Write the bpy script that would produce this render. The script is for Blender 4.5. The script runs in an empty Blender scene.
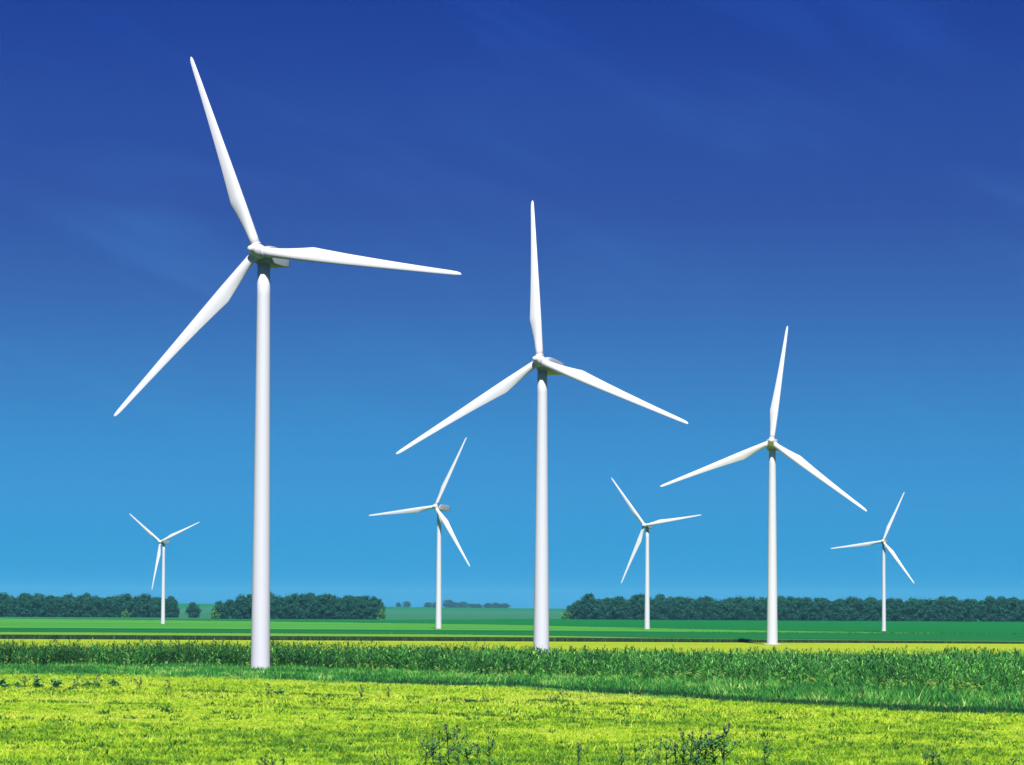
import bpy, math, random
import numpy as np
from mathutils import Matrix, Vector
R = math.radians
rng = np.random.default_rng(11)
random.seed(5)
scene = bpy.context.scene
COL = scene.collection

# ------------------------------------------------------------------ helpers
def link(name, me, mat=None, parent=None, loc=None):
    o = bpy.data.objects.new(name, me)
    COL.objects.link(o)
    if mat is not None and me is not None and not me.materials:
        for m in (mat if isinstance(mat, (list, tuple)) else [mat]):
            me.materials.append(m)
    if parent is not None:
        o.parent = parent
    if loc is not None:
        o.location = loc
    return o

def mesh(name, V, F, tint=None, smooth=False, midx=None):
    """V (n,3), F: one (m,k) array or a list of such arrays (tris, quads ...)"""
    V = np.asarray(V, np.float32)
    Fs = F if isinstance(F, list) and len(F) and isinstance(F[0], np.ndarray) else [np.asarray(F, np.int32)]
    me = bpy.data.meshes.new(name)
    me.vertices.add(len(V)); me.vertices.foreach_set('co', V.ravel())
    loops = np.concatenate([f.ravel() for f in Fs]).astype(np.int32)
    sizes = np.concatenate([np.full(len(f), f.shape[1], np.int32) for f in Fs])
    starts = np.concatenate([[0], np.cumsum(sizes)[:-1]]).astype(np.int32)
    me.loops.add(len(loops)); me.loops.foreach_set('vertex_index', loops)
    me.polygons.add(len(sizes)); me.polygons.foreach_set('loop_start', starts)
    me.polygons.foreach_set('loop_total', sizes)
    if smooth:
        me.polygons.foreach_set('use_smooth', np.ones(len(sizes), bool))
    if midx is not None:
        me.polygons.foreach_set('material_index', np.asarray(midx, np.int32))
    if tint is not None:
        a = me.attributes.new('tint', 'FLOAT', 'POINT')
        a.data.foreach_set('value', np.asarray(tint, np.float32))
    me.update(calc_edges=True); me.validate()
    return me

def tag(o, label=None, cat=None, group=None, kind=None):
    if label: o['label'] = label
    if cat: o['category'] = cat
    if group: o['group'] = group
    if kind: o['kind'] = kind
    return o

def empty(name, loc):
    o = bpy.data.objects.new(name, None)
    o.empty_display_size = 0.5
    COL.objects.link(o); o.location = loc
    return o

class MB:
    """small collector of rings / boxes -> one mesh"""
    def __init__(s): s.v = []; s.f = []
    def rings(s, rings, cap0=True, cap1=True):
        b = len(s.v); n = len(rings[0])
        for r in rings: s.v += [tuple(p) for p in r]
        for i in range(len(rings) - 1):
            for j in range(n):
                k = (j + 1) % n
                s.f.append((b + i*n + j, b + i*n + k, b + (i+1)*n + k, b + (i+1)*n + j))
        if cap0: s.f.append(tuple(b + j for j in reversed(range(n))))
        if cap1: s.f.append(tuple(b + (len(rings)-1)*n + j for j in range(n)))
    def tube(s, pts, rad, n=6):
        pts = [Vector(p) for p in pts]; rs = []
        for i, p in enumerate(pts):
            d = (pts[min(i+1, len(pts)-1)] - pts[max(i-1, 0)]).normalized()
            u = d.cross(Vector((0.3, 0.9, 0.1))).normalized(); w = d.cross(u)
            r = rad[i] if isinstance(rad, (list, tuple)) else rad
            rs.append([p + r*(math.cos(2*math.pi*j/n)*u + math.sin(2*math.pi*j/n)*w) for j in range(n)])
        s.rings(rs)
    def mesh(s, name, smooth=False):
        me = bpy.data.meshes.new(name); me.from_pydata(s.v, [], s.f)
        if smooth:
            me.polygons.foreach_set('use_smooth', [True]*len(me.polygons))
        me.update(); return me

# ------------------------------------------------------------------ camera (95 mm long lens, 6.5 m above the fields)
W_, H_, F_ = 1024, 765, 2700.0
PITCH = math.atan(112/F_); ROLL = R(.27)
cam_d = bpy.data.cameras.new('camera'); cam = bpy.data.objects.new('camera', cam_d); COL.objects.link(cam)
CP = Vector((0, 0, 6.5)); cam.location = CP
cam_d.sensor_width = 36; cam_d.lens = 36*F_/W_
cam_d.clip_start = 1; cam_d.clip_end = 60000
SHIFT = (608 - 382.5 - 112)
cam_d.shift_y = SHIFT/W_
FW = Vector((0, math.cos(PITCH), math.sin(PITCH))); U0 = Vector((0, -math.sin(PITCH), math.cos(PITCH)))
RT = math.cos(ROLL)*Vector((1, 0, 0)) + math.sin(ROLL)*U0
UP = -math.sin(ROLL)*Vector((1, 0, 0)) + math.cos(ROLL)*U0
cam.rotation_euler = Matrix((RT, UP, -FW)).transposed().to_euler()
scene.camera = cam

def at(px, py, Y=None, z=0.0):
    """point of the flat land (height z) seen at a pixel, or the point at distance Y"""
    d = FW + RT*((px - 512)/F_) + UP*((382.5 + SHIFT - py)/F_)
    t = (z - CP.z)/d.z if Y is None else Y/d.y
    return CP + d*t

# ------------------------------------------------------------------ light and sky
SUN_EL, SUN_AZ = R(50.3), R(175)          # azimuth from +Y, clockwise: behind the camera
world = bpy.data.worlds.new('World'); scene.world = world; world.use_nodes = True
nt = world.node_tree; nt.nodes.clear()
N = nt.nodes.new; L = nt.links.new
out = N('ShaderNodeOutputWorld'); bg = N('ShaderNodeBackground'); bg.inputs['Strength'].default_value = 0.084
sky = N('ShaderNodeTexSky'); sky.sky_type = 'NISHITA'; sky.sun_disc = False
sky.sun_elevation = SUN_EL; sky.sun_rotation = SUN_AZ; sky.air_density = 1.0; sky.dust_density = 0.3; sky.ozone_density = 3.0
geo = N('ShaderNodeTexCoord'); sep = N('ShaderNodeSeparateXYZ'); L(geo.outputs['Generated'], sep.inputs[0])
mr = N('ShaderNodeMapRange'); mr.inputs['From Min'].default_value = 0.0; mr.inputs['From Max'].default_value = 1.0
L(sep.outputs['Z'], mr.inputs['Value'])
ramp = N('ShaderNodeValToRGB'); cr = ramp.color_ramp
# share of the clear-sky radiance that the deep polarised blue of this day lets through, by height above the horizon
SKYRAMP = [(0.0, (.004, .165, .47)), (.01, (.007, .174, .480)), (.0378, (.0265, .170, .413)), (.0599, (.0320, .161, .364)), (.0856, (.0408, .138, .311)),
           (.1148, (.0452, .1065, .266)), (.1473, (.0421, .0802, .241)), (.1827, (.0383, .0764, .252)), (.2175, (.0266, .0632, .25)), (.27, (.026, .062, .25)), (.45, (.22, .28, .42)), (1.0, (.55, .62, .68))]
cr.elements[0].position, cr.elements[1].position = 0, 1
for i, (p, c) in enumerate(SKYRAMP):
    e = cr.elements[i] if i < 1 else (cr.elements[-1] if i == len(SKYRAMP)-1 else cr.elements.new(p))
    e.position = p; e.color = (*c, 1)
L(mr.outputs[0], ramp.inputs[0])
mul = N('ShaderNodeVectorMath'); mul.operation = 'MULTIPLY'
L(sky.outputs[0], mul.inputs[0]); L(ramp.outputs[0], mul.inputs[1])
# thin cirrus streaks
c0 = N('ShaderNodeMapping'); c0.inputs['Rotation'].default_value = (0, R(-24), 0); L(geo.outputs['Generated'], c0.inputs[0])
cm = N('ShaderNodeMapping'); cm.inputs['Scale'].default_value = (5, 3, 24); cm.inputs['Location'].default_value = (12.3, 2, 9.1); L(c0.outputs[0], cm.inputs[0])
cn = N('ShaderNodeTexNoise'); cn.inputs['Scale'].default_value = 1.2; cn.inputs['Detail'].default_value = 8; cn.inputs['Roughness'].default_value = .6; cn.inputs['Distortion'].default_value = .9
L(cm.outputs[0], cn.inputs['Vector'])
cb = N('ShaderNodeTexNoise'); cb.inputs['Scale'].default_value = 7.74; cb.inputs['Detail'].default_value = 3; L(c0.outputs[0], cb.inputs['Vector'])
c1 = N('ShaderNodeMapRange'); c1.inputs['From Min'].default_value = .46; c1.inputs['From Max'].default_value = .78; c1.inputs['To Min'].default_value = 0; c1.inputs['To Max'].default_value = .65; L(cn.outputs['Fac'], c1.inputs['Value'])
c2 = N('ShaderNodeMapRange'); c2.inputs['From Min'].default_value = .35; c2.inputs['From Max'].default_value = .65; L(cb.outputs['Fac'], c2.inputs['Value'])
c3 = N('ShaderNodeMath'); c3.operation = 'MULTIPLY'; L(c1.outputs[0], c3.inputs[0]); L(c2.outputs[0], c3.inputs[1])
cg = N('ShaderNodeMath'); cg.operation = 'SUBTRACT'; cg.inputs[1].default_value = .04; L(c3.outputs[0], cg.inputs[0])
cz = N('ShaderNodeMapRange'); cz.inputs['From Min'].default_value = .05; cz.inputs['From Max'].default_value = .15; L(sep.outputs['Z'], cz.inputs['Value'])
cx = N('ShaderNodeMath'); cx.operation = 'MULTIPLY'; L(cg.outputs[0], cx.inputs[0]); L(cz.outputs[0], cx.inputs[1])
cv = N('ShaderNodeVectorMath'); cv.operation = 'SCALE'; cv.inputs[0].default_value = (.9, 1.2, .6); L(cx.outputs[0], cv.inputs['Scale'])
ca = N('ShaderNodeVectorMath'); ca.operation = 'ADD'; ca.inputs[1].default_value = (1, 1, 1); L(cv.outputs[0], ca.inputs[0])
mu2 = N('ShaderNodeVectorMath'); mu2.operation = 'MULTIPLY'; L(mul.outputs[0], mu2.inputs[0]); L(ca.outputs[0], mu2.inputs[1])
L(mu2.outputs[0], bg.inputs['Color']); L(bg.outputs[0], out.inputs[0])

sun_d = bpy.data.lights.new('sun', 'SUN'); sun_d.energy = 4.6; sun_d.angle = R(.53); sun_d.color = (1, .97, .935)
sun = bpy.data.objects.new('sun', sun_d); COL.objects.link(sun)
to_sun = Vector((math.sin(SUN_AZ)*math.cos(SUN_EL), math.cos(SUN_AZ)*math.cos(SUN_EL), math.sin(SUN_EL)))
sun.rotation_euler = to_sun.to_track_quat('Z', 'Y').to_euler(); sun.location = (0, -50, 120)

vs = scene.view_settings
vs.view_transform = 'Standard'; vs.look = 'None'; vs.gamma = 1; vs.use_curve_mapping = False; vs.exposure = 1.35

# ------------------------------------------------------------------ materials
def new_mat(name):
    m = bpy.data.materials.new(name); m.use_nodes = True
    t = m.node_tree; t.nodes.clear()
    return m, t, t.nodes.new, t.links.new

def leafy(name, cols, noise=None, transl=.25, attr=True, rough=.6):
    """plant material: colour stops over the per-leaf tint (natural plant variety), shifted by a broad patch noise"""
    m, t, n, l = new_mat(name)
    o = n('ShaderNodeOutputMaterial')
    r = n('ShaderNodeValToRGB'); r.color_ramp.elements[0].position = cols[0][0]
    for i, (p, c) in enumerate(cols):
        e = r.color_ramp.elements[0] if i == 0 else (r.color_ramp.elements[-1] if i == len(cols)-1 else r.color_ramp.elements.new(p))
        e.position = p; e.color = (*c, 1)
    tc = n('ShaderNodeTexCoord')
    val = None
    if attr:
        a = n('ShaderNodeAttribute'); a.attribute_name = 'tint'; val = a.outputs['Fac']
    if noise:
        sc, amt, stretch = noise
        mp = n('ShaderNodeMapping'); mp.inputs['Scale'].default_value = stretch
        l(tc.outputs['Object'], mp.inputs[0])
        nz = n('ShaderNodeTexNoise'); nz.inputs['Scale'].default_value = sc; nz.inputs['Detail'].default_value = 4
        l(mp.outputs[0], nz.inputs['Vector'])
        s = n('ShaderNodeMath'); s.operation = 'MULTIPLY_ADD'; s.inputs[1].default_value = amt; s.inputs[2].default_value = -amt/2 if attr else .5 - amt/2
        l(nz.outputs['Fac'], s.inputs[0])
        if val is not None:
            ad = n('ShaderNodeMath'); ad.operation = 'ADD'; l(val, ad.inputs[0]); l(s.outputs[0], ad.inputs[1]); val = ad.outputs[0]
        else: val = s.outputs[0]
    l(val, r.inputs[0])
    b = n('ShaderNodeBsdfPrincipled'); b.inputs['Roughness'].default_value = rough; b.inputs['Specular IOR Level'].default_value = .12
    l(r.outputs[0], b.inputs['Base Color'])
    if transl > 0:
        tr = n('ShaderNodeBsdfTranslucent'); l(r.outputs[0], tr.inputs['Color'])
        mx = n('ShaderNodeMixShader'); mx.inputs[0].default_value = transl
        l(b.outputs[0], mx.inputs[1]); l(tr.outputs[0], mx.inputs[2]); l(mx.outputs[0], o.inputs[0])
    else: l(b.outputs[0], o.inputs[0])
    return m

def field_mat(name, cols, sc=.05, stretch=(1, 1, 1), fine=1.5, amt=1.0):
    """crop surface seen at a grazing angle: broad patches plus fine plant-scale mottling"""
    m, t, n, l = new_mat(name)
    o = n('ShaderNodeOutputMaterial'); tc = n('ShaderNodeTexCoord')
    mp = n('ShaderNodeMapping'); mp.inputs['Scale'].default_value = stretch; l(tc.outputs['Object'], mp.inputs[0])
    a = n('ShaderNodeTexNoise'); a.inputs['Scale'].default_value = sc; a.inputs['Detail'].default_value = 5; l(mp.outputs[0], a.inputs['Vector'])
    b2 = n('ShaderNodeTexNoise'); b2.inputs['Scale'].default_value = fine; b2.inputs['Detail'].default_value = 3; l(tc.outputs['Object'], b2.inputs['Vector'])
    s = n('ShaderNodeMath'); s.operation = 'MULTIPLY_ADD'; s.inputs[1].default_value = amt; s.inputs[2].default_value = -.25 - (amt-1)*.5
    l(a.outputs['Fac'], s.inputs[0])
    s2 = n('ShaderNodeMath'); s2.operation = 'MULTIPLY_ADD'; s2.inputs[1].default_value = .5; l(b2.outputs['Fac'], s2.inputs[0]); l(s.outputs[0], s2.inputs[2])
    r = n('ShaderNodeValToRGB')
    for i, (p, c) in enumerate(cols):
        e = r.color_ramp.elements[0] if i == 0 else (r.color_ramp.elements[-1] if i == len(cols)-1 else r.color_ramp.elements.new(p))
        e.position = p; e.color = (*c, 1)
    l(s2.outputs[0], r.inputs[0])
    b = n('ShaderNodeBsdfPrincipled'); b.inputs['Roughness'].default_value = .9; b.inputs['Specular IOR Level'].default_value = .05
    l(r.outputs[0], b.inputs['Base Color']); l(b.outputs[0], o.inputs[0])
    return m

def paint(name, col, rough, streak=.05):
    m, t, n, l = new_mat(name)
    o = n('ShaderNodeOutputMaterial'); tc = n('ShaderNodeTexCoord')
    mp = n('ShaderNodeMapping'); mp.inputs['Scale'].default_value = (2.5, 2.5, .12); l(tc.outputs['Object'], mp.inputs[0])
    nz = n('ShaderNodeTexNoise'); nz.inputs['Scale'].default_value = 1; nz.inputs['Detail'].default_value = 5; l(mp.outputs[0], nz.inputs['Vector'])
    mx = n('ShaderNodeMix'); mx.data_type = 'RGBA'
    mx.inputs[6].default_value = (*[c*(1-streak) for c in col], 1); mx.inputs[7].default_value = (*col, 1)
    l(nz.outputs['Fac'], mx.inputs[0])
    b = n('ShaderNodeBsdfPrincipled'); b.inputs['Roughness'].default_value = rough
    l(mx.outputs[2], b.inputs['Base Color']); l(b.outputs[0], o.inputs[0])
    return m

M_TOWER = paint('turbine_tower_paint', (.362, .368, .398), .45)
M_BLADE = paint('turbine_blade_gelcoat', (.378, .382, .405), .4, .03)
M_NAC = paint('turbine_nacelle_shaded', (.205, .218, .25), .5)  # greyer than the blades: dim light on the nacelle sides is in this colour
M_DARK = paint('dark_instrument_metal', (.04, .04, .045), .5)
M_FLANGE = paint('flange_grey_paint', (.42, .43, .45), .5)
M_CONC = paint('foundation_concrete', (.33, .32, .3), .9, .2)

# ------------------------------------------------------------------ wind turbines
def blade_mesh():
    # blade along +Z, rotor axis -Y (wind side), leading edge +X; length 22.5 m
    Lb = 22.5
    st = [  # r, chord, leading edge x, thickness ratio, twist
        (.55, 1.00, .50, 1.0, 0), (1.5, 1.00, .50, 1.0, 2), (2.3, 1.08, .50, .84, 8), (3.2, 1.22, .50, .62, 12),
        (4.2, 1.38, .50, .46, 13), (5.2, 1.54, .50, .37, 12), (5.75, 1.63, .49, .33, 11), (5.95, 1.65, .49, .32, 11), (6.2, 1.63, .48, .31, 10.5), (7.0, 1.54, .47, .29, 9),
        (8.5, 1.39, .44, .26, 8), (10., 1.24, .41, .24, 6), (12.5, 1.03, .35, .21, 4), (15., .85, .30, .19, 3),
        (17.5, .69, .25, .18, 2), (19.5, .57, .21, .17, 1), (21., .48, .17, .16, .5), (21.9, .40, .14, .16, 0),
        (22.3, .27, .09, .16, 0), (22.5, .06, .02, .16, 0)]
    n = 20; mb = MB(); rings = []
    for r, c, le, th, tw in st:
        ring = []
        blend = max(0, min(1, (th - .36)/.6))
        for j in range(n):
            a = 2*math.pi*j/n
            u = .5 - .5*math.cos(a)                    # 0 at leading edge, 1 at trailing edge
            yt = 5*th*(.2969*math.sqrt(u) - .126*u - .3516*u*u + .2843*u**3 - .1015*u**4)
            ya = math.copysign(yt, math.sin(a)) if abs(math.sin(a)) > 1e-6 else 0
            ya += .05*(1 - blend)*4*u*(1-u)*-1
            yc = .5*math.sin(a)
            y = (blend*yc*min(1, th) + (1-blend)*ya)*c
            x = le - u*c
            t = R(tw)
            px, py = x, y
            ring.append((px*math.cos(t) + py*math.sin(t), -px*math.sin(t) + py*math.cos(t), r))
        rings.append(ring)
    mb.rings(rings)
    return mb.mesh('blade', True)

def collar_mesh():
    mb = MB(); n = 28
    def ring(r, z): return [(r*math.cos(2*math.pi*j/n), r*math.sin(2*math.pi*j/n), z) for j in range(n)]
    mb.rings([ring(.50, .62), ring(.56, .64), ring(.56, .84), ring(.50, .86)])
    return mb.mesh('blade_collar', True)

def hub_mesh():
    # spinner: axis along -Y from +.55 (back plate) to -1.75 (nose)
    mb = MB(); n = 32
    prof = [(.58, .54), (.74, .50), (.79, .28), (.80, 0), (.77, -.28), (.70, -.56), (.58, -.82), (.46, -1.02), (.38, -1.18), (.34, -1.36), (.28, -1.50), (.17, -1.60), (.04, -1.64)]
    mb.rings([[(r*math.cos(2*math.pi*j/n), y, r*math.sin(2*math.pi*j/n)) for j in range(n)] for r, y in prof][::-1])
    return mb.mesh('rotor_hub', True)

def nacelle_mesh():
    # rounded box along +Y (downwind) with a tapering tail; rotor centre at the origin
    def sect(y, hw, zb, zt, rc, n=5):
        pts = []
        for cx, cz, a0 in ((hw-rc, zt-rc, 0), (-hw+rc, zt-rc, 90), (-hw+rc, zb+rc, 180), (hw-rc, zb+rc, 270)):
            for k in range(n):
                a = R(a0 + 90*k/(n-1)); pts.append((cx + rc*math.cos(a), y, cz + rc*math.sin(a)))
        return pts
    mb = MB()
    S = [(.56, .60, -.62, .60, .45), (.62, .80, -.82, .66, .40), (.9, .98, -.97, .74, .22), (1.4, 1.05, -1.0, .78, .13), (2.4, 1.07, -1.0, .80, .11),
         (3.5, 1.06, -.93, .79, .11), (4.25, 1.04, -.80, .76, .11), (4.42, 1.0, -.75, .72, .10)]
    mb.rings([sect(*s) for s in S][::-1])
    me = mb.mesh('nacelle', True)
    return me

def mast_mesh():
    mb = MB()
    mb.tube([(0, 0, -.03), (0, 0, .62)], .035); mb.tube([(-.36, 0, .60), (.36, 0, .60)], .03)
    for x in (-.33, .33):
        mb.tube([(x, 0, .60), (x, 0, .78)], .028)
        mb.tube([(x, 0, .78), (x, 0, .84), (x, 0, .92)], [.10, .13, .05], 8)
    return mb.mesh('wind_sensor')

def hatch_mesh():
    mb = MB()
    mb.rings([[(-.4, -.5, 0), (.4, -.5, 0), (.4, .5, 0), (-.4, .5, 0)], [(-.4, -.5, .10), (.4, -.5, .10), (.4, .5, .10), (-.4, .5, .10)], [(-.34, -.44, .14), (.34, -.44, .14), (.34, .44, .14), (-.34, .44, .14)]])
    return mb.mesh('roof_hatch')

ME_BLADE, ME_COLLAR, ME_HUB, ME_NAC, ME_MAST, ME_HATCH = blade_mesh(), collar_mesh(), hub_mesh(), nacelle_mesh(), mast_mesh(), hatch_mesh()
for me, m in ((ME_BLADE, M_BLADE), (ME_COLLAR, M_BLADE), (ME_HUB, M_BLADE), (ME_NAC, M_NAC), (ME_MAST, M_DARK), (ME_HATCH, M_NAC)): me.materials.append(m)

def tower_mesh(h, rb, rt):
    mb = MB(); n = 40
    def ring(r, z): return [(r*math.cos(2*math.pi*j/n), r*math.sin(2*math.pi*j/n), z) for j in range(n)]
    rs = [ring(rb, -.3)]
    joints = [h*f for f in (.30, .64)]
    zs = sorted([0, h] + [h*k/12 for k in range(1, 12)])
    def rad(z): return rb + (rt - rb)*(max(z, 0)/h)**.92
    ev = [(z, 0) for z in zs]
    for z, d in sorted(ev): rs.append(ring(rad(z) + d, z))
    mb.rings(rs); return mb.mesh('tower', True)

def door_mesh(r):
    # arched service door standing 3 cm proud of the tower foot, on the far side steps
    mb = MB(); pts = [(-.42, .35), (.42, .35), (.42, 2.0)] + [(.42*math.cos(R(a)), 2.0 + .42*math.sin(R(a))) for a in range(30, 180, 30)] + [(-.42, 2.0)]
    def lay(d): return [(x, -math.sqrt(r*r - x*x) - d, z) for x, z in pts]
    mb.rings([lay(-.1), lay(.05)]); return mb.mesh('door')

def foot_mesh(r):
    mb = MB(); n = 40
    def ring(r, z): return [(r*math.cos(2*math.pi*j/n), r*math.sin(2*math.pi*j/n), z) for j in range(n)]
    mb.rings([ring(r+.55, -.4), ring(r+.55, .16), ring(r+.50, .21), ring(r+.02, .22)]); return mb.mesh('foundation', False)

# base x, base y, blade length, rotor yaw, hub height, phase, cone, rotor tilt, hub x, body yaw, body tilt, body length, overhang, tower radii
TURB = [
 (-24.79, 265.90, 21.640, 13.88, 41.630, 111.28, 3.57, 8.56, -25.26, 29., 6., 1.0, 1.75, .97, .63, 'nearest and largest white wind turbine, standing at the front edge of the tall reeds'),
 (3.92, 352.85, 22.468, 13.89, 38.856, 95.41, 3.06, 14.61, 3.54, 30., 9., 1.08, 1.75, 1.06, .63, 'second tallest white wind turbine, middle of the picture, foot hidden by reeds, one blade upright'),
 (47.61, 491.73, 21.894, 9.86, 36.979, 82.78, 2.53, 10.27, 47.28, 10., 8., 1.0, 1.75, 1.01, .61, 'third tallest white turbine, right of the middle, rising from the yellow field strip'),
 (-21.75, 805.06, 22.690, 27.25, 36.605, 66.29, 1.36, 8.17, -22.84, 27.25, 2., 1.6, 1.9, .92, .58, 'small white turbine standing between the two tallest ones, one blade pointing level to the left'),
 (-125.1, 969.16, 17.530, 25.67, 29.629, 143.41, .80, 6.76, -126.14, 25.67, 2., 1.4, 1.9, .76, .45, 'farthest small white turbine before the left wood, two blades raised like a V'),
 (41.40, 823.28, 19.178, 28.26, 31.868, 128.75, .68, 5.93, 40.47, 28.26, 2., 1.0, 1.75, .84, .52, 'small white turbine standing between the second and third tallest, before the wood edge'),
 (110.6, 801.42, 16.007, 20.65, 26.797, 67.55, .18, 7.39, 110.18, 20.65, 2., 1.0, 1.75, .63, .42, 'small white turbine farthest right, standing alone before the long right wood'),
]
def frame(yaw, tilt):
    a = Vector((-math.sin(yaw)*math.cos(tilt), -math.cos(yaw)*math.cos(tilt), math.sin(tilt)))   # nose direction
    ri = Vector((math.cos(yaw), -math.sin(yaw), 0)); up = a.cross(ri)
    if up.z < 0: up = -up
    return a, ri, up
T_BASE = []
for gx, gy, Lb, yaw, hz, ph, cone, tilt, hx, byaw, btilt, blen, over, rb, rt, label in TURB:
    s = Lb/22.5
    Hc = Vector((hx, gy, hz))
    ba, bri, bup = frame(R(byaw), R(btilt))
    tx, ty = gx, Hc.y - ba.y*over*s
    T_BASE.append((tx, ty))
    root = empty('wind_turbine', (tx, ty, 0))
    tag(root, label, 'wind turbine', 'white three-bladed wind turbines in the fields')
    hc = Hc - Vector((tx, ty, 0))
    htop = hc.z - .88*s
    tw = link('tower', tower_mesh(htop, rb, rt), M_TOWER, root)
    fm = link('foundation', foot_mesh(rb), M_CONC, root)
    d = link('door', door_mesh(rb), M_FLANGE, tw); d.rotation_euler.z = R(150)
    def place(o, Mx, sc=s):
        o.matrix_local = Mx @ Matrix.Scale(sc, 4); return o
    B = Matrix((bri, -ba, bup)).transposed().to_4x4(); B.translation = hc
    nac = place(link('nacelle', ME_NAC, None, root), B @ Matrix.Scale(blen, 4, (0, 1, 0)))
    mast = link('wind_sensor', ME_MAST, None, nac, (0, 1.5, .77)); mast.scale = (.7, .7, .45); link('roof_hatch', ME_HATCH, None, nac, (0, 3.1, .765))
    place(link('rotor_hub', ME_HUB, None, root), B)
    ra, rri, rup = frame(R(yaw), R(tilt))
    for k in range(3):
        t = R(ph) - 2*math.pi/3*k
        rad = math.cos(t)*rri + math.sin(t)*rup
        z = math.cos(R(cone))*rad + math.sin(R(cone))*ra
        x = (-ra).cross(z).normalized()          # leading edge side: clockwise as the viewer sees it
        side = math.sin(t)*rri - math.cos(t)*rup
        if x.dot(side) < 0: x = -x
        y = z.cross(x)
        Mb = Matrix((x, y, z)).transposed().to_4x4(); Mb.translation = hc
        b = place(link('blade', ME_BLADE, None, root), Mb)
        link('blade_collar', ME_COLLAR, None, b)

# ------------------------------------------------------------------ land
MEADOW_SOIL = field_mat('meadow_ground', [(.25, (.035, .072, .018)), (.75, (.065, .115, .024))], .12, (.5, 1.2, 1), 3)
g = 12000
gv = [(-g, -300, 0), (g, -300, 0), (g, 9500, 0), (-g, 9500, 0)]
ground = link('ground', mesh('ground', gv, np.array([[0, 1, 2, 3]])), MEADOW_SOIL); tag(ground, kind='structure')

def slab(name, pts, mat, side_mat=None, label=None):
    """field of standing crop: polygon (x, y, height) with real crop height and upright sides"""
    n = len(pts)
    mb = MB(); mb.v = [tuple(p) for p in pts] + [(p[0], p[1], -.05) for p in pts]
    mb.f = [tuple(range(n))] + [(n+i, n+(i+1) % n, (i+1) % n, i) for i in range(n)]
    me = mb.mesh(name); o = link(name, me, [mat, side_mat or mat]); tag(o, label, 'field', kind='structure')
    for p in me.polygons: p.material_index = 0 if p.index == 0 else 1
    return o
F_BRIGHT = field_mat('bright_green_crop', [(.2, (.024, .13, .012)), (.8, (.05, .185, .018))], .02, (.15, 1, 1), .6)
F_MID = field_mat('mid_green_crop', [(.2, (.0015, .070, .010)), (.8, (.004, .097, .014))], .02, (.1, 1, 1), .5)
F_DARK = field_mat('dark_green_crop', [(.2, (.003, .062, .012)), (.8, (.007, .092, .018))], .03, (.1, 1, 1), .8)
F_LIME = field_mat('lime_crop', [(.2, (.06, .15, .012)), (.8, (.10, .20, .016))], .02, (.1, 1, 1), .6)
F_YEL = field_mat('yellow_blossom_crop', [(.25, (.135, .200, .007)), (.75, (.205, .255, .009))], .03, (.2, 1, 1), .8)
F_TEAL = field_mat('far_grey_green_crop', [(.2, (.012, .075, .032)), (.8, (.022, .105, .042))], .004, (.15, 1, 1), .1)
F_STEM = field_mat('crop_stems', [(.3, (.015, .024, .013)), (.75, (.030, .050, .020))], 1.0, (1, 1, .4), 2.5)


def px_x(px, d): return (px - 512)/F_*d
def strip(name, d0, d1, h, mat, side=None, label=None, l=-430, r=430, wob=2.5):
    """field strip across the view: near edge d0, far edge d1 (numbers or functions of x), height h; edges drilled slightly unevenly"""
    xs = np.linspace(l, r, 130)
    f = lambda v, x: v(x) if callable(v) else v
    w = lambda x, d: wob*(math.sin(x*.021 + d) + .6*math.sin(x*.063 + 2*d) + .4*math.sin(x*.17 + d*.7))*.5
    near = [(x, f(d0, x), f(h, x)) for x in xs]; far = [(x, f(d1, x) + w(x, round(f(d1, 0)) % 7), f(h, x)) for x in xs[::-1]]
    return slab(name, near + far, mat, side, label)
lerp = lambda x, pts: float(np.interp(x, [p[0] for p in pts], [p[1] for p in pts]))
DARK_H = lambda x: lerp(x, [(-110, .92), (10, .86), (60, .60), (100, .46)])
LIME = lambda x: lerp(x, [(-110, 574), (-15, 571), (8, 552), (30, 527)])
BF = lambda x: lerp(x, [(-280, 1330), (-160, 1240), (0, 1010), (32, 905), (70, 800), (112, 742), (135, 697)])
strip('yellow_field', 394, 522, .05, F_YEL, label='bright yellow flowering field strip behind the reeds', l=-170, r=170, wob=.6)
strip('lime_field', 524, LIME, DARK_H, F_LIME, F_STEM, 'pale lime field strip with a dark front edge of stems', l=-170, r=170)
strip('dark_green_field', lambda x: LIME(x) + 2.5, 690, lambda x: DARK_H(x) - .03, F_DARK, label='dark green field strip behind the lime one', l=-200, r=200)
strip('bright_green_field', 694, BF, .25, F_BRIGHT, label='bright green field at the foot of the small turbines', l=-300, r=133, wob=9)
strip('green_field', lambda x: BF(x) + 12 if x < 133 else 697, lambda x: lerp(x, [(-280, 1345), (-60, 1350), (0, 1570), (300, 1570)]), .20, F_MID, label='deep green field reaching to the foot of the right wood')
strip('far_field', lambda x: lerp(x, [(-280, 1346), (-60, 1351), (0, 1571), (300, 1571)]) + 4, 2600, .1, F_TEAL, label='grey green far field behind the wood gap', l=-2600, r=2600)

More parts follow.
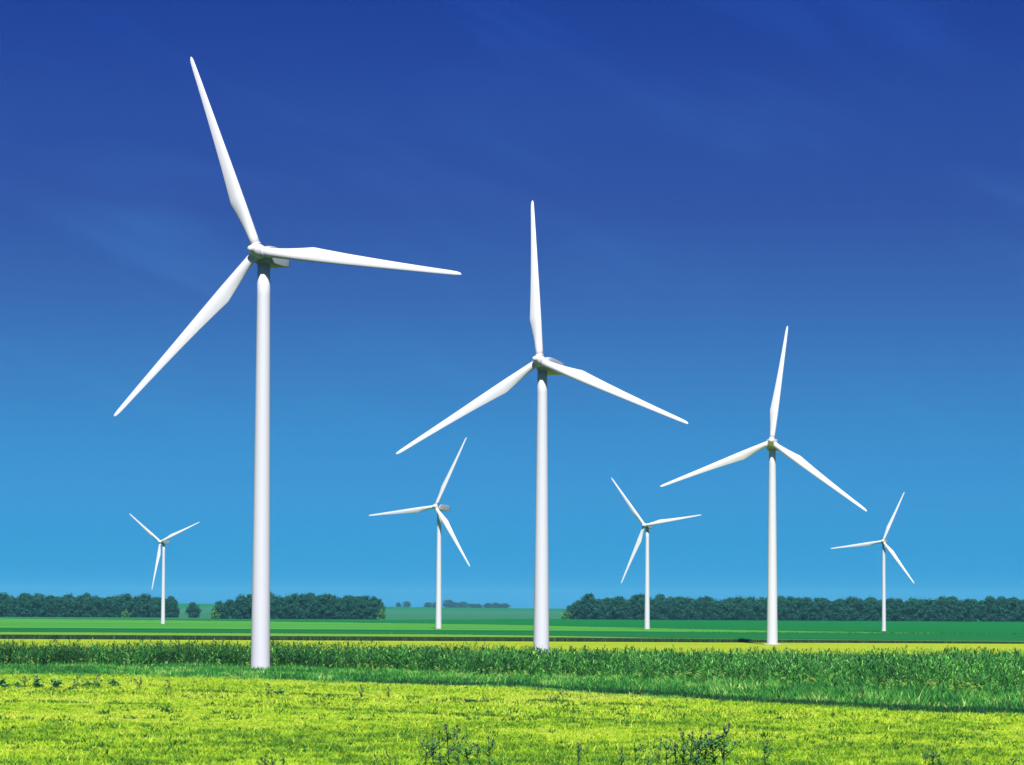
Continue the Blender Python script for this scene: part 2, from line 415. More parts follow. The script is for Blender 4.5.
CREST = lambda x: lerp(x, [(-2500, 16), (-940, 13.6), (-578, 11.9), (-207, 7.6), (52, 6.0), (600, 5.2), (2500, 5.0)])
def hill_z(x, y):
    t = min(1, max(0, (y - 2500)/2500)); t = t*t*(3 - 2*t)
    return .1 + (CREST(x*5000/max(y, 1)) - .1)*t
def hill(name, y0, y1, mat, label):
    xs = np.linspace(-2600, 2600, 70); ys = np.linspace(y0, y1, 14)
    V = [(x, y, hill_z(x, y) if y < 5050 else hill_z(x, 5050) - (y-5050)*.004) for y in ys for x in xs]
    F = [(j*70+i, j*70+i+1, (j+1)*70+i+1, (j+1)*70+i) for j in range(13) for i in range(69)]
    o = link(name, mesh(name, V, np.array(F), smooth=True), mat); tag(o, label, 'hill', kind='structure')
hill('hills', 2600, 3700, F_TEAL, 'low grey green rise far behind the woods')
hill('hills', 3700.5, 6300, F_MID, 'dark green crest of the low rise on the horizon')

# ------------------------------------------------------------------ trees
M_LEAF = leafy('tree_leaves', [(0, (.006, .042, .027)), (.5, (.010, .070, .040)), (1, (.017, .100, .048))], transl=.22)
M_LEAF2 = leafy('bush_leaves', [(0, (.02, .09, .02)), (1, (.07, .2, .035))], transl=.15)
M_BARK = paint('bark', (.07, .055, .04), .9, .4)

def tree_meshes(seed, H, Rw, n=5200, low=.03, leaf=.33):
    """crown of leaf sprays around many sub-clumps; trunk with limbs"""
    g = np.random.default_rng(seed)
    cl = []
    nc = 60
    for i in range(nc):
        z = g.uniform(low, .97)
        prof = math.sin(math.pi*min(1, max(.06, (z*.86 + .14)))**1.05)**.55
        a = g.uniform(0, 2*math.pi); rr = Rw*prof*math.sqrt(g.uniform(.05, 1))*.78
        cl.append((rr*math.cos(a), rr*math.sin(a), z*H*.93, g.uniform(.2, .42)*Rw*1.15, g.uniform(-.12, .12)))
    cl = np.array(cl)
    k = g.integers(0, nc, n)
    d = g.normal(size=(n, 3)); d /= np.linalg.norm(d, axis=1)[:, None]
    rad = cl[k, 3]*g.uniform(.35, 1.12, n)
    P = cl[k, :3] + d*rad[:, None]*np.array([1, 1, .85]); P[:, 2] = np.clip(P[:, 2], .25, None)
    nrm = d + g.normal(size=(n, 3))*.6; nrm /= np.linalg.norm(nrm, axis=1)[:, None]
    ref = np.tile([0, 0, 1.], (n, 1)); ref[np.abs(nrm[:, 2]) > .9] = [1, 0, 0]
    u = np.cross(nrm, ref); u /= np.linalg.norm(u, axis=1)[:, None]; v = np.cross(nrm, u)
    sz = leaf*g.uniform(.6, 1.5, n)[:, None]
    c = np.stack([P + u*sz, P + v*sz*.7, P - u*sz*.9, P - v*sz*.75], 1).reshape(-1, 3)
    F = np.arange(n*4).reshape(n, 4)
    tint = np.repeat(np.clip(.5 + cl[k, 4] + g.normal(size=n)*.1, 0, 1), 4)
    crown = mesh('crown', c, F, tint)
    mb = MB()
    mb.tube([(0, 0, -.2), (.05, 0, H*.25), (-.08, .1, H*.55), (.05, 0, H*.85)], [.024*H, .02*H, .013*H, .004*H])
    for i in range(7):
        a = g.uniform(0, 6.28); z = H*g.uniform(.18, .6); q = Rw*g.uniform(.5, .75)
        mb.tube([(0, 0, z), (q*.5*math.cos(a), q*.5*math.sin(a), z + H*.1), (q*math.cos(a), q*math.sin(a), z + H*.17)], [.009*H, .006*H, .002*H], 5)
    return crown, mb.mesh('trunk')
PROTO = []
for sd, H, Rw in ((1, 13.6, 5.2), (2, 14.4, 4.6), (3, 12.9, 5.4), (4, 15.0, 4.9), (5, 12.2, 5.4), (6, 14.2, 4.2), (7, 13.2, 5.0), (8, 13.9, 4.8)):
    c, t = tree_meshes(sd, H, Rw); c.materials.append(M_LEAF); t.materials.append(M_BARK); PROTO.append((c, t))
CB, TB = tree_meshes(21, 4.2, 2.6, 420, .02, .3); CB.materials.append(M_LEAF2); TB.materials.append(M_BARK)

def tree(x, y, sc, label, group, proto=None, z=0, wide=1.0, name='tree'):
    c, t = proto or PROTO[random.randrange(len(PROTO))]
    r = empty(name, (x, y, z)); r.rotation_euler.z = random.uniform(0, 6.28); r.scale = (sc*wide, sc*wide, sc)
    tag(r, label, 'bush' if name == 'bush' else 'tree', group)
    link('crown', c, None, r); link('trunk', t, None, r)
    return r

def wood(x0, x1, y0, y1, step, sc, where, group, ends):
    n = int((x1 - x0)/step)
    for row in range(2):
        for i in range(n + 1):
            f = (i + .5*row)/n
            if f > 1: continue
            x = x0 + (x1 - x0)*f + random.uniform(-.16, .16)*step
            y = y0 + (y1 - y0)*f + row*7 + random.uniform(-1.5, 1.5)
            e = min(i if 'l' in ends else 9, n - i if 'r' in ends else 9)
            s = sc*random.uniform(.87, 1.07)*(.74 if e == 0 else .88 if e == 1 else 1)
            tree(x, y, s, ('dark leafy tree in the front row of ' if row == 0 else 'dark leafy tree in the back row of ') + where, group + (' front row' if row == 0 else ' back row'), wide=random.uniform(.95, 1.1))
wood(-322, px_x(175, 1540), 1540, 1540, 5.4, 1.0, 'the wood at the far left', 'left wood', 'r')
wood(px_x(221, 1420), px_x(378, 1420), 1420, 1425, 5.3, .98, 'the wood behind the largest turbine', 'middle wood', 'lr')
wood(px_x(570, 1540), 322, 1540, 1490, 5.5, .99, 'the long wood at the right', 'right wood', 'l')
tree(px_x(194, 1545), 1545, .70, 'small round tree standing alone in the gap between the left woods', None, PROTO[2], wide=1.25)
tree(px_x(127, 1528), 1528, 1.05, 'bright green bush at the foot of the left wood', None, (CB, TB), name='bush')
tree(px_x(216, 1412), 1412, 1.15, 'low bush at the left end of the middle wood', None, (CB, TB), name='bush')
tree(px_x(382, 1414), 1414, 1.2, 'low bush at the right end of the middle wood', None, (CB, TB), name='bush')
tree(px_x(566, 1532), 1532, 1.2, 'low bush at the left end of the long right wood', None, (CB, TB), name='bush')
for px, hpx, wpx, lab in ((399, 4.5, 1.2, 'tiny far tree leftmost in the row on the horizon'), (407, 6, 1.3, 'far tree second in the horizon row, beside a wide gap'), (429, 5, 1.7, 'low wide far tree just left of the small middle turbine tower'),
        (436, 5, 1.2, 'far tree hidden partly by the small turbine tower'), (449, 7.5, 1.2, 'tallest far tree on the horizon, just right of the small turbine tower'), (456, 5.5, 1.4, 'low far tree between two taller ones on the horizon'), (464, 6.5, 1.3, 'rounded far tree in the middle of the horizon row'),
        (473, 5, 1.5, 'low far tree in a dip of the horizon row'), (479, 4.5, 1.6, 'lowest far tree of the horizon row'), (488, 5.5, 1.4, 'far tree third from the right end of the horizon row'), (497, 6, 1.5, 'far tree second from the right end of the horizon row'), (505, 5.5, 1.6, 'far tree at the right end of the horizon row')):
    Y = 4900; x = px_x(px, Y); h = hpx*Y/F_
    tree(x, Y, h/13.2, lab, 'far trees on the horizon', z=hill_z(x, Y) - .8, wide=wpx*1.9)

# ------------------------------------------------------------------ grass, reeds and other plants nobody could count
def edge(pts):
    """line on the land through pixels -> distance as a function of the view direction x/y"""
    P = [at(*p) for p in pts]; a = np.array([p.x/p.y for p in P]); d = np.array([p.y for p in P])
    o = np.argsort(a); a, d = a[o], d[o]
    def f(k):
        k = np.asarray(k, float); r = np.interp(k, a, d)
        sl, sr = (d[1]-d[0])/(a[1]-a[0]), (d[-1]-d[-2])/(a[-1]-a[-2])
        r = np.where(k < a[0], d[0] + sl*(k - a[0])*.5, r); return np.where(k > a[-1], d[-1] + sr*(k - a[-1])*.5, r)
    return f
E_VERGE = edge([(0, 677.5), (130, 678.5), (260, 682), (400, 687), (512, 690), (620, 697), (760, 706), (880, 713), (1024, 718)])
E_REED0 = edge([(0, 667), (260, 669), (400, 673), (512, 678), (760, 684.5), (1024, 694)])
E_REED1 = edge([(0, 663), (260, 664.5), (400, 666.5), (512, 670), (760, 674), (1024, 674)])
E_SWATH = edge([(0, 688.5), (100, 691), (300, 697.5), (560, 704.5), (760, 716), (1024, 727)])
E_SWATH2 = edge([(0, 704), (100, 706.5), (300, 712), (560, 722), (760, 733), (1024, 744)])
KMAX = .30
def scatter(n, f0, f1, kmax=KMAX, wobble=0.0):
    n = int(n*1.22)
    """random points between two edge functions, uniform over land"""
    k = rng.uniform(-kmax, kmax, n); a, b = f0(k), f1(k)
    if wobble: a = a + np.sin(k*310)*wobble*.5 + np.sin(k*97+2)*wobble; b = b + np.sin(k*230+1)*wobble*.4
    w = np.abs(b*b - a*a); keep = rng.uniform(size=n) < w/w.max(); k, a, b = k[keep], a[keep], b[keep]
    d = np.sqrt(a*a + (b*b - a*a)*rng.uniform(size=len(k)))
    return np.stack([k*d, d, np.zeros(len(k))], 1)

def blades(P, hgt, wid, lean, per, tint, spread=.12, bend=True):
    """per blades at each point: bent narrow leaves (one quad and one triangle each)"""
    n = len(P); P = np.repeat(P, per, 0); m = len(P)
    h = np.repeat(hgt, per)*rng.uniform(.6, 1.15, m); tn = np.clip(np.repeat(tint, per) + rng.normal(size=m)*.10, 0, 1)
    P = P + np.stack([rng.normal(size=m)*spread, rng.normal(size=m)*spread, np.zeros(m)], 1)
    a = rng.uniform(0, 2*np.pi, m); b = rng.uniform(0, 2*np.pi, m); ln = lean*rng.uniform(.3, 1.4, m)*h
    w = wid*rng.uniform(.6, 1.3, m)
    sd = np.stack([np.cos(a)*w/2, np.sin(a)*w/2, np.zeros(m)], 1)
    dr = np.stack([np.cos(b)*ln, np.sin(b)*ln, np.zeros(m)], 1)
    z = np.zeros((m, 3)); z[:, 2] = h
    base = P - np.array([0, 0, .03]); mid = P + dr*.35 + z*.62; tip = P + dr + z*.98
    V = np.stack([base - sd*.8, base + sd*.8, mid + sd, mid - sd, tip], 1).reshape(-1, 3)
    i = np.arange(m)[:, None]*5
    return V, [i + np.array([[0, 1, 2, 3]]), i + np.array([[3, 2, 4]])], np.repeat(tn, 5)

def plant_stuff(name, parts, mat, label, cat):
    V = []; Q = []; T = []; tn = []; off = 0
    for v, (q, t), ti in parts:
        V.append(v); Q.append(q + off); T.append(t + off); tn.append(ti); off += len(v)
    o = link(name, mesh(name, np.concatenate(V), [np.concatenate(Q), np.concatenate(T)], np.concatenate(tn)), mat)
    tag(o, label, cat, kind='stuff'); return o

M_MEADOW = leafy('meadow_grass', [(0, (.02, .10, .018)), (.22, (.10, .25, .018)), (.46, (.295, .485, .019)), (.78, (.40, .535, .024)), (1, (.48, .55, .085))], (.9, .22, (.5, 1, 1)), .42)
M_VERGE = leafy('verge_grass', [(0, (.010, .06, .016)), (.5, (.028, .17, .025)), (.85, (.075, .29, .036)), (1, (.30, .42, .10))], (.25, .5, (1, 1, 1)), .2)
M_REED = leafy('reed_leaves', [(0, (.016, .030, .016)), (.35, (.017, .085, .018)), (.7, (.044, .21, .030)), (1, (.18, .40, .07))], (.3, .35, (1, 1, 1)), .15)
M_VERGE_FOOT = leafy('shaded_verge_grass', [(0, (.006, .022, .010)), (.6, (.010, .055, .016)), (1, (.018, .12, .028))], None, .1)  # near-black greens carry the shade along the foot of the tall grass

def vnoise(x, y, cell, seed):
    """smooth random field over the land (0..1)"""
    g = np.random.default_rng(seed).uniform(size=(512, 512)); u, v = x/cell, y/cell
    i, j = np.floor(u).astype(int), np.floor(v).astype(int); a, b = u - i, v - j; a, b = a*a*(3-2*a), b*b*(3-2*b)
    q = lambda i, j: g[i % 512, j % 512]
    return (q(i, j)*(1-a) + q(i+1, j)*a)*(1-b) + (q(i, j+1)*(1-a) + q(i+1, j+1)*a)*b

# short meadow, denser close to the viewer
near = lambda k: np.full(np.shape(k), 98.0)
mid_ = lambda k: np.full(np.shape(k), 150.0)
def tnt(n, m=.5, s=.16): return np.clip(rng.normal(size=n)*s + m, 0, 1)
def lush(P):
    """where the sward is rank and dark green: small tufts inside broad patches, and greener towards the near edge"""
    x, y = P[:, 0], P[:, 1]
    broad = vnoise(x + 400, y, 6.5, 1)*.35 + vnoise(x + 400, y, 2.2, 2)*.3 + vnoise(x + 400, y, 17, 8)*.35
    small = vnoise(x + 400, y, .55, 3)
    near_ = np.clip((150 - y)/45, 0, 1)
    return np.clip((broad - .54)*1.6 + (small - .62)*1.3 + near_*.15, -.5, .75)
parts = []
for n_, a_, b_, h_, w_, m_ in ((210000, near, mid_, .27, .038, .52), (210000, mid_, E_SWATH2, .25, .045, .60), (60000, E_SWATH2, E_SWATH, .30, .055, .65), (130000, E_SWATH, E_VERGE, .38, .055, .66)):
    P = scatter(n_, a_, b_, wobble=.35); q = lush(P); P = P[P[:, 1] < E_VERGE(P[:, 0]/P[:, 1]) - .8]; q = lush(P)
    parts.append(blades(P, h_*(1 + np.clip(q, -.2, .6)*.7), w_, .75, 3, np.clip(tnt(len(P), m_, .12) - q*.62, 0, 1), .10))
for e_, n_ in ((E_SWATH, 16000), (E_SWATH2, 9000)):      # rank grass left along the mower's edges
    P = scatter(n_, lambda k: e_(k) - .5, lambda k: e_(k) + .5, wobble=.35); P = P[vnoise(P[:, 0] + 400, P[:, 1], 2.3, 14)*.6 + vnoise(P[:, 0] + 400, P[:, 1], .7, 15)*.4 > .50]
    parts.append(blades(P, rng.uniform(.25, .42, len(P)), .055, .5, 4, tnt(len(P), .16, .1), .12))
P = scatter(4500, near, E_VERGE); P = P[vnoise(P[:, 0] + 400, P[:, 1], 3, 51)*.6 + vnoise(P[:, 0] + 400, P[:, 1], 12, 52)*.4 > .48]   # ripe seed stalks
parts.append(blades(P, rng.uniform(.35, .62, len(P)), .04, .35, 2, tnt(len(P), .96, .05), .1))
P = scatter(3200, near, E_VERGE); P = P[vnoise(P[:, 0] + 400, P[:, 1], 7, 16) > .45]   # odd dark docks and plantains
P = np.repeat(P, 5, 0) + np.concatenate([rng.normal(size=(len(P)*5, 2))*np.array([.22, .10]), np.zeros((len(P)*5, 1))], 1)
parts.append(blades(P, rng.uniform(.2, .45, len(P)), .085, .5, 4, tnt(len(P), .04, .05), .08))
plant_stuff('meadow_grass', parts, M_MEADOW, 'sunlit yellow green meadow grass across the foreground', 'grass')
# tall verge with the shadow line at its foot tinted into dark blades
parts = []
P = scatter(95000, E_VERGE, lambda k: E_REED0(k) + 3, wobble=.8); hv = np.interp(P[:, 0]/P[:, 1], [-.19, 0, .19], [.62, .82, 1.08])*rng.uniform(.4, .95, len(P))*(.45 + .75*vnoise(P[:, 0] + 400, P[:, 1], 3.5, 5) + .5*vnoise(P[:, 0] + 400, P[:, 1], 1.1, 35))
tx, ty = T_BASE[0]; hv = np.where((np.abs(P[:, 0] - tx) < 3.5) & (P[:, 1] < ty + 3) & (P[:, 1] > ty - 9), hv*np.where(rng.uniform(size=len(P)) < .2, .95, .40), hv)
parts.append(blades(P, hv, .07, .45, 4, np.clip(tnt(len(P), .5, .2) + (vnoise(P[:, 0] + 400, P[:, 1], 4, 6) - .5)*.8 + (vnoise(P[:, 0] + 400, P[:, 1], 1.1, 19) - .5)*.5, 0, 1), .16))
P = scatter(60000, lambda k: E_VERGE(k) - 8, E_VERGE); g_ = (E_VERGE(P[:, 0]/P[:, 1]) - P[:, 1])/8
P = P[rng.uniform(size=len(P)) < (1 - g_)**2*np.clip((vnoise(P[:, 0] + 400, P[:, 1], 1.8, 61) - .42)*3, 0, 1)]      # strays seeded into the meadow
parts.append(blades(P, rng.uniform(.25, .5, len(P)), .06, .5, 4, tnt(len(P), .62, .2), .16))
plant_stuff('tall_grass', parts, M_VERGE, 'fresh green tall grass strip in front of the reeds', 'grass')
parts = []
P = scatter(46000, lambda k: E_VERGE(k) - 1.3 - np.clip(k*9, 0, 1.2), lambda k: E_VERGE(k) + 1.6, wobble=.8); P = P[(P[:, 0]/P[:, 1] > -.02 + rng.normal(size=len(P))*.03)]
parts.append(blades(P, rng.uniform(.22, .68, len(P)), .07, .25, 4, tnt(len(P), .42, .3), .14))
plant_stuff('verge_foot_shade', parts, M_VERGE_FOOT, 'grass blades tinted dark as the shadow line between the meadow and the tall grass', 'grass')

def reeds(P, hmul):
    n = len(P); h = rng.uniform(1.9, 2.65, n)*hmul*(.64 + .36*vnoise(P[:, 0] + 400, P[:, 1], 5, 7) + .22*vnoise(P[:, 0] + 400, P[:, 1], 1.4, 27)); tn = np.clip(np.interp(P[:, 0]/P[:, 1], [-.19, -.05, .05, .19], [-.08, 0, .12, .12]) + tnt(n, .5, .14) + (vnoise(P[:, 0] + 400, P[:, 1], 2.5, 9) - .5)*.4, 0, 1)
    st_v, st_f, st_t = blades(P, h, .035, .08, 1, tn - .1, .02)
    out = [(st_v, st_f, st_t)]
    # leaves start along the stalk and arch over
    per = 10; m = n*per; PP = np.repeat(P, per, 0); hh = np.repeat(h, per); t = rng.uniform(.15, 1.0, m)
    a = rng.uniform(0, 2*np.pi, m); ln = rng.uniform(.4, .95, m)*(1.15 - .4*t); up = rng.uniform(.3, .95, m); w = rng.uniform(.045, .10, m)
    dr = np.stack([np.cos(a), np.sin(a), np.zeros(m)], 1); sd = np.stack([-np.sin(a), np.cos(a), np.zeros(m)], 1)*w[:, None]/2
    Z = np.zeros((m, 3)); Z[:, 2] = 1
    b = PP + Z*(hh*t)[:, None]; md = b + dr*(ln*.5)[:, None] + Z*(ln*up*.6)[:, None]; tp = b + dr*ln[:, None] + Z*(ln*(up - .35))[:, None]
    V = np.stack([b - sd*.6, b + sd*.6, md + sd, md - sd, tp], 1).reshape(-1, 3); i = np.arange(m)[:, None]*5
    tl = np.clip(np.repeat(tn, per) + rng.normal(size=m)*.17 + (rng.uniform(size=m) < .09)*.35 - .12, 0, 1)
    out.append((V, [i + np.array([[0, 1, 2, 3]]), i + np.array([[3, 2, 4]])], np.repeat(tl, 5)))
    # plumes
    k = rng.uniform(size=n) < .10
    Q = P[k] + np.stack([np.zeros(k.sum()), np.zeros(k.sum()), h[k] - .1], 1)
    v, f, tt = blades(Q, rng.uniform(.25, .55, len(Q)), .09, .3, 2, np.clip(rng.normal(size=len(Q))*.12 + .15, 0, 1), .03)
    out.append((v, f, tt)); return out
P = scatter(36000, E_REED0, E_REED1, wobble=3.0)
k_ = P[:, 0]/P[:, 1]; fr = rng.uniform(size=len(P)) < .26*2*vnoise(P[:, 0] + 400, P[:, 0]*0 + 7, 4.5, 41); P = np.where(fr[:, None], np.stack([k_, np.ones(len(P)), P[:, 2]], 1)*np.stack([E_REED0(k_) - np.abs(rng.normal(size=len(P)))*5*(.4 + np.clip(k_*5 + .6, 0, 1.3))]*3, 1), P)
P = P[(np.abs(P[:, 0] - T_BASE[0][0]) > 2.2) | (P[:, 1] > T_BASE[0][1] + 1.5)]
plant_stuff('reeds', reeds(P, 1.0), M_REED, 'dense band of tall dark green reeds across the field', 'reeds')

# dark uneven stems along the front of the lime field
M_STEM = leafy('crop_stem_leaves', [(0, (.008, .018, .008)), (.6, (.014, .042, .014)), (1, (.03, .10, .025))], None, .1)
n = 4200; xs = rng.uniform(-130, 130, n); P = np.stack([xs, 522.6 + rng.uniform(0, 1.3, n), np.zeros(n)], 1)
hh = np.array([DARK_H(x) for x in xs])*rng.uniform(.85, 1.1, n)
plant_stuff('crop_stems', [blades(P, hh, .16, .15, 2, tnt(n, .4, .25), .1)], M_STEM, 'dark uneven crop stems behind the yellow strip', 'crop')

# ragged margins between the far crops
M_MARGIN = leafy('crop_margin_leaves', [(0, (.006, .06, .014)), (.5, (.016, .11, .02)), (1, (.06, .19, .022))], None, .2)
pm = []
for n_, f_, sp, h_ in ((5200, lambda x: 692.0, 2.2, .62), (5200, BF, 9, .34), (3600, LIME, 3.5, .98)):
    xs = rng.uniform(-200, 140, n_); xs = xs[(vnoise(xs + 400, xs*0 + 3, 9, int(n_)) > .3) & ((h_ < .9) | (xs < 14))]; ds = np.array([f_(x) for x in xs]) + rng.normal(size=len(xs))*sp
    base_h = np.array([DARK_H(x) if h_ > .9 else h_ for x in xs])
    P = np.stack([xs, ds, np.zeros(len(xs))], 1); pm.append(blades(P, base_h*rng.uniform(.9, 1.25, len(P)), .30, .4, 2, tnt(len(P), .45, .25), .25))
plant_stuff('crop_margin', pm, M_MARGIN, 'ragged crop margins between the far green fields', 'crop')

# ------------------------------------------------------------------ flowering plants
M_THLEAF = leafy('thistle_leaves', [(0, (.018, .085, .03)), (1, (.055, .20, .05))], (2.0, .6, (1, 1, 1)), .1, attr=False)
M_THSTEM = paint('thistle_stem', (.03, .06, .03), .8, .3)
M_HEAD = paint('thistle_bracts', (.028, .038, .022), .8, .3)
M_FLUFF = paint('thistle_florets', (.13, .105, .085), .9, .2)
M_UMBEL = leafy('umbel_flowers', [(0, (.05, .2, .03)), (.3, (.10, .26, .04)), (.31, (.20, .40, .05)), (1, (.38, .53, .12))], None, .2)

def leaf_quads(pts, dirs, ln, w, droop):
    V, F = [], []
    for p, d, l, ww, dr in zip(pts, dirs, ln, w, droop):
        p = Vector(p); d = Vector(d).normalized(); sd = d.cross(Vector((0, 0, 1)))
        sd = sd.normalized()*ww if sd.length > .01 else Vector((ww, 0, 0))
        b = len(V); m = p + d*l*.5 + Vector((0, 0, l*.12)); t = p + d*l - Vector((0, 0, l*dr))
        V += [p - sd*.3, p + sd*.3, m + sd, m - sd, t]; F += [(b, b+1, b+2, b+3), (b+3, b+2, b+4)]
    return V, F
def head_mesh():
    mb = MB(); n = 9
    ring = lambda r, z: [(r*math.cos(2*math.pi*j/n), r*math.sin(2*math.pi*j/n), z) for j in range(n)]
    mb.rings([ring(.015, -.02), ring(.055, 0), ring(.062, .04), ring(.045, .075)])
    k = len(mb.f)
    mb.rings([ring(.036, .074), ring(.046, .092), ring(.036, .104), ring(.012, .108)])
    me = mb.mesh('flower_head'); me.materials.append(M_HEAD); me.materials.append(M_FLUFF)
    for p in me.polygons: p.material_index = 0 if p.index < k else 1
    return me
ME_HEAD = head_mesh()
def thistle_proto(seed, nb):
    g = random.Random(seed); mb = MB(); heads = []; pts = []; dirs = []; ln = []; w = []; dr = []
    top = Vector((g.uniform(-.1, .1), g.uniform(-.1, .1), 1.25)); knee = Vector((top.x*.3, top.y*.3, .6))
    mb.tube([(0, 0, -.05), knee, top], [.02, .016, .008], 5); heads.append((top, g.uniform(.9, 1.2)))
    paths = [(Vector((0, 0, 0)), knee), (knee, top)]
    for i in range(nb):
        t = g.uniform(.35, .85); a = g.uniform(0, 6.28); b = Vector((top.x*t*.7, top.y*t*.7, 1.25*t)); q = g.uniform(.2, .5)
        e = b + Vector((q*math.cos(a), q*math.sin(a), g.uniform(.22, .5)))
        m = b.lerp(e, .55) + Vector((q*.2*math.cos(a), q*.2*math.sin(a), -.04))
        mb.tube([b, m, e], [.012, .009, .006], 5); heads.append((e, g.uniform(.7, 1.1))); paths += [(b, m), (m, e)]
    for p, q in paths:
        n = max(4, int((q - p).length/.045))
        for k in range(n):
            a = g.uniform(0, 6.28); f = (k + g.random())/n; P = p.lerp(q, f)
            pts.append(P); dirs.append((math.cos(a), math.sin(a), g.uniform(.1, .6))); s_ = (1.25 - .6*P.z)
            ln.append(g.uniform(.18, .42)*s_); w.append(g.uniform(.03, .062)*s_); dr.append(g.uniform(-.1, .3))
    V, F = leaf_quads(pts, dirs, ln, w, dr)
    lv = bpy.data.meshes.new('leaves'); lv.from_pydata(V, [], F); lv.materials.append(M_THLEAF)
    st = mb.mesh('stem'); st.materials.append(M_THSTEM)
    return st, lv, heads
TH = [thistle_proto(i, n) for i, n in ((1, 4), (2, 6), (3, 3), (4, 5))]
def thistle(px, py, hpx, label, group=None):
    p = at(px, py); h = hpx*1.02*p.y/F_; st, lv, heads = TH[random.randrange(4)]
    r = empty('thistle', p); r.scale = (h/1.35,)*3; r.rotation_euler.z = random.uniform(0, 6.28); tag(r, label, 'thistle', group)
    link('stem', st, None, r); link('leaves', lv, None, r)
    for e, sc in heads:
        o = link('flower_head', ME_HEAD, None, r, e); o.scale = (sc*(.62 if hpx > 16 else 1.5),)*2 + (sc*(.85 if hpx > 16 else 1.3),); o.rotation_euler = (random.uniform(-.4, .4), random.uniform(-.4, .4), 0)
def weed_proto(seed):
    g = random.Random(seed); pts = []; dirs = []; ln = []; w = []; dr = []; mb = MB()
    for i in range(9):
        a = g.uniform(0, 6.28); q = g.uniform(.1, .42); e = Vector((q*math.cos(a), q*math.sin(a), g.uniform(.35, .75)*(1.1 - q)))
        mb.tube([(0, 0, -.04), e*.55 + Vector((0, 0, .06)), e], [.012, .01, .005], 5)
        for k in range(16):
            f = g.uniform(.15, 1.05); a2 = g.uniform(0, 6.28); pts.append(e*f); dirs.append((math.cos(a2), math.sin(a2), g.uniform(-.1, .7)))
            ln.append(g.uniform(.16, .32)); w.append(g.uniform(.045, .085)); dr.append(g.uniform(0, .4))
    V, F = leaf_quads(pts, dirs, ln, w, dr)
    lv = bpy.data.meshes.new('leaves'); lv.from_pydata(V, [], F); lv.materials.append(M_THLEAF)
    st = mb.mesh('stem'); st.materials.append(M_THSTEM); return st, lv
WD = [weed_proto(i) for i in range(4)]
def weed(px, py, hpx, label, group=None, wide=1.0):
    p = at(px, py); h = hpx*p.y/F_; st, lv = WD[random.randrange(4)]
    r = empty('leafy_weed', p); r.scale = (h/.62*wide*1.25, h/.62*wide, h/.62*1.35); r.rotation_euler.z = random.uniform(0, 6.28); tag(r, label, 'weed', group)
    link('stem', st, None, r); link('leaves', lv, None, r)

G1 = 'dark weeds along the left meadow edge'
for x, y, h, w, lab in ((5, 690, 9, 1.1, 'dark leafy weed leftmost in the row along the meadow edge'), (17, 690, 6, 1.0, 'small dark weed between two bushier ones at the far left meadow edge'), (39, 690, 8, 1.5, 'widest dark weed clump in the row at the left meadow edge'),
        (56, 690, 9, 1.1, 'round dark weed, tallest clump of the left meadow edge row'), (73, 690, 5, 1.0, 'low weed right of the round dark one in the left row'), (86, 690, 7, 1.2, 'loose leafy weed among thistle stems in the left row'), (96, 690, 6, 1.2, 'small weed just left of the last dark clump in the left row'), (113, 690.5, 8, 1.1, 'dark weed near the right end of the left row, below the farthest small turbine'),
        (279, 698, 6, 1.2, 'dark weed below and right of the largest turbine'), (328, 700, 4, 2.2, 'flat dark weed patch between the two largest turbines'), (472, 705, 4.5, 3, 'broad flat dark weed left of the middle turbine')):
    weed(x, y, h, lab, G1 if x < 200 else None, w)
for x, y, h, lab in ((25, 689.5, 13, 'thin thistle rising behind the first weeds at far left'), (36, 689.5, 13, 'thin thistle behind the widest weed clump at far left'), (78, 690, 13, 'thin thistle right of the round dark weed in the left row'), (99, 690.5, 15, 'tallest thistle of the left meadow edge row'),
        (139, 692, 14, 'bushy thistle standing below the farthest small turbine'), (168, 693, 12, 'thistle right of the bushy one below the farthest small turbine'), (222, 695, 9, 'small thistle left of the largest turbine tower'), (268, 698, 13, 'thistle in front of the largest turbine tower'),
        (362, 701, 13, 'thistle left of a smaller one between the two largest turbines'), (389, 700, 12, 'smaller thistle midway between the two largest turbines'), (484, 705, 9, 'thistle beside the broad flat dark weed'),
        (668, 712, 8, 'thistle at the mown edge between the second and third turbine'), (896, 746, 6, 'small dark thistle standing alone at the lower right'), (973, 735, 6, 'tiny thistle at the right near the meadow track')):
    thistle(x, y, h, lab)
for dx in (-6, 0, 7): thistle(556 + dx, 705 + random.uniform(-1, 1), 11 + dx*.3, 'thistle in the small clump just right of the middle turbine foot', 'thistle clump near the middle turbine')
def clump(xs, label, group):
    for x, y, h in xs: thistle(x, y, h, label, group)
clump([(425, 768, 26), (433, 769, 36), (441, 771, 30), (449, 770, 43), (458, 772, 28), (468, 771, 30), (478, 770, 26), (489, 772, 36)], 'thistle in the clump at the bottom edge left of centre', 'thistles bottom left of centre')
clump([(621, 771, 22), (636, 770, 25), (648, 772, 20), (659, 769, 27), (667, 771, 30), (676, 770, 28), (684, 772, 40), (690, 768, 30), (698, 771, 43), (706, 770, 28), (697, 774, 30)], 'thistle in the large clump at the bottom edge right of centre', 'thistles bottom right of centre')
clump([(714, 770, 47), (724, 771, 44)], 'tall thistle at the right end of the large bottom clump', 'tall pair of thistles')
clump([(264, 771, 15), (273, 773, 17), (284, 772, 15)], 'thistle at the bottom edge below the largest turbine', 'thistles below the largest turbine')
clump([(377, 772, 20), (390, 770, 21)], 'thistle of the pair at the bottom edge left of the big clump', 'pair of thistles')
clump([(927, 770, 21), (933, 771, 25), (940, 772, 18)], 'thistle in the small clump at the bottom right edge', 'thistles bottom right')
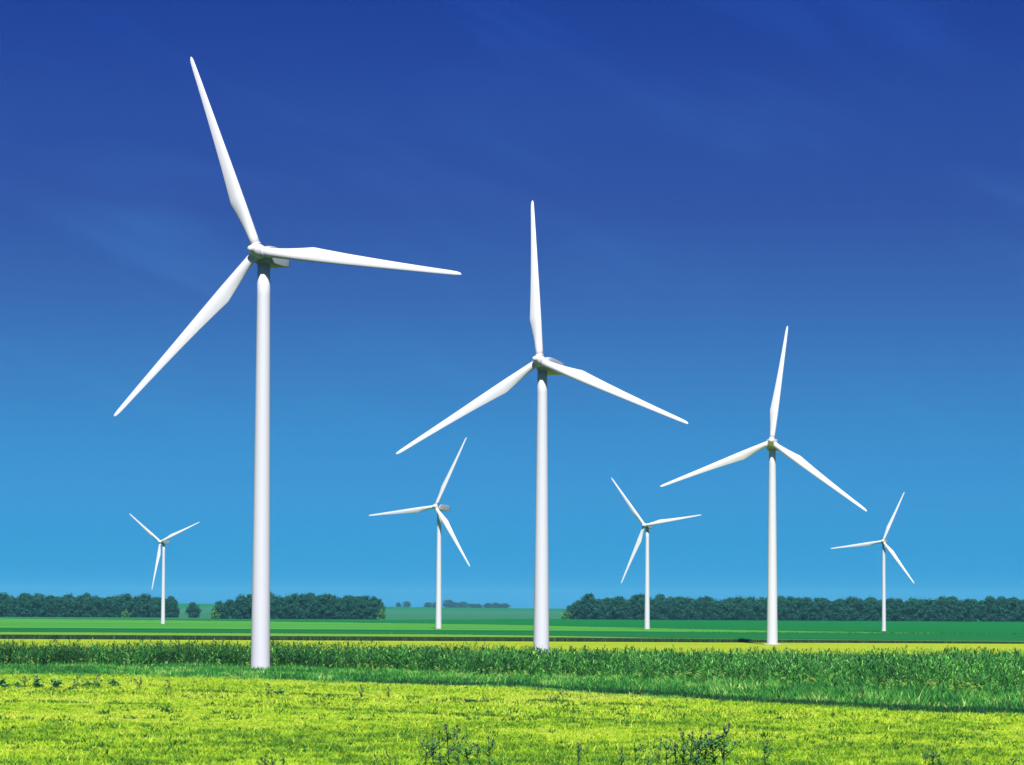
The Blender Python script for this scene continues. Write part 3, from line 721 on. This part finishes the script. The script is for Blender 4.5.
for x, y, h, lab in ((579, 772, 27, 'single thistle at the bottom edge between the two clumps'), (765, 772, 30, 'single thistle at the bottom edge below the third turbine'), (967, 772, 12, 'low thistle at the bottom edge near the right corner'), (1012, 773, 14, 'thistle in the bottom right corner'), (232, 773, 9, 'low thistle cut by the bottom edge left of the largest turbine')):
    thistle(x, y, h, lab)

# cow parsley heads in the tall grass strip
n = 330; kc = rng.uniform(.05, .21, 38); k = np.concatenate([kc[rng.integers(0, 38, 210)] + rng.normal(size=210)*.0025, rng.uniform(-.20, .06, 120)]); a_, b_ = E_VERGE(k), E_REED0(k)
f = np.concatenate([np.clip(rng.normal(.72, .16, 210), .15, .98), rng.uniform(.3, .98, 120)]); d = a_ + (b_ - a_)*f
V = []; Q = []; T = []; tn = []
for i in range(n):
    h = random.uniform(.85, 1.25); s_ = random.uniform(.05, .13)
    x0, y0 = k[i]*d[i], d[i]; b = len(V)
    V += [(x0 - .02, y0, 0), (x0 + .02, y0, 0), (x0 + .015, y0, h), (x0 - .015, y0, h)]; Q.append((b, b+1, b+2, b+3)); tn += [.1]*4
    for j in range(7):
        a = j*.9; r = s_*(0 if j == 0 else 1); cx, cy, cz = x0 + r*math.cos(a), y0 + r*math.sin(a), h + random.uniform(-.14, .10); b = len(V); q = s_*.5
        V += [(cx - q, cy - q, cz), (cx + q, cy - q, cz + .01), (cx + q, cy + q, cz), (cx - q, cy + q, cz + .02), (cx, cy, cz - .07)]
        Q.append((b, b+1, b+2, b+3)); T += [(b+1, b, b+4), (b, b+3, b+4), (b+3, b+2, b+4), (b+2, b+1, b+4)]; tn += [random.uniform(.35, 1)]*5
o = link('wildflowers', mesh('wildflowers', V, [np.array(Q), np.array(T)], tn), M_UMBEL); tag(o, 'pale yellow flower umbels scattered through the tall grass', 'wildflowers', kind='stuff')

# ------------------------------------------------------------------ summer haze over the whole plain
m, t, nn, l = new_mat('haze_air'); o_ = nn('ShaderNodeOutputMaterial'); pv = nn('ShaderNodeVolumePrincipled')
pv.inputs['Density'].default_value = 4.3e-5; pv.inputs['Color'].default_value = (.24, .72, 1, 1); pv.inputs['Anisotropy'].default_value = 0
l(pv.outputs[0], o_.inputs['Volume'])
mb = MB(); hx_, y0_, y1_, z0_, z1_ = 12500, -400, 9900, -2.0, 72.0
rr = lambda z: [(-hx_, y0_, z), (hx_, y0_, z), (hx_, y1_, z), (-hx_, y1_, z)]
mb.rings([rr(z0_), rr(z1_)])
o = link('haze', mb.mesh('haze'), m); tag(o, 'thin blue summer haze over the plain', 'haze', kind='stuff')
ground['label'] = 'wide flat farmland under the fields'; ground['category'] = 'ground'
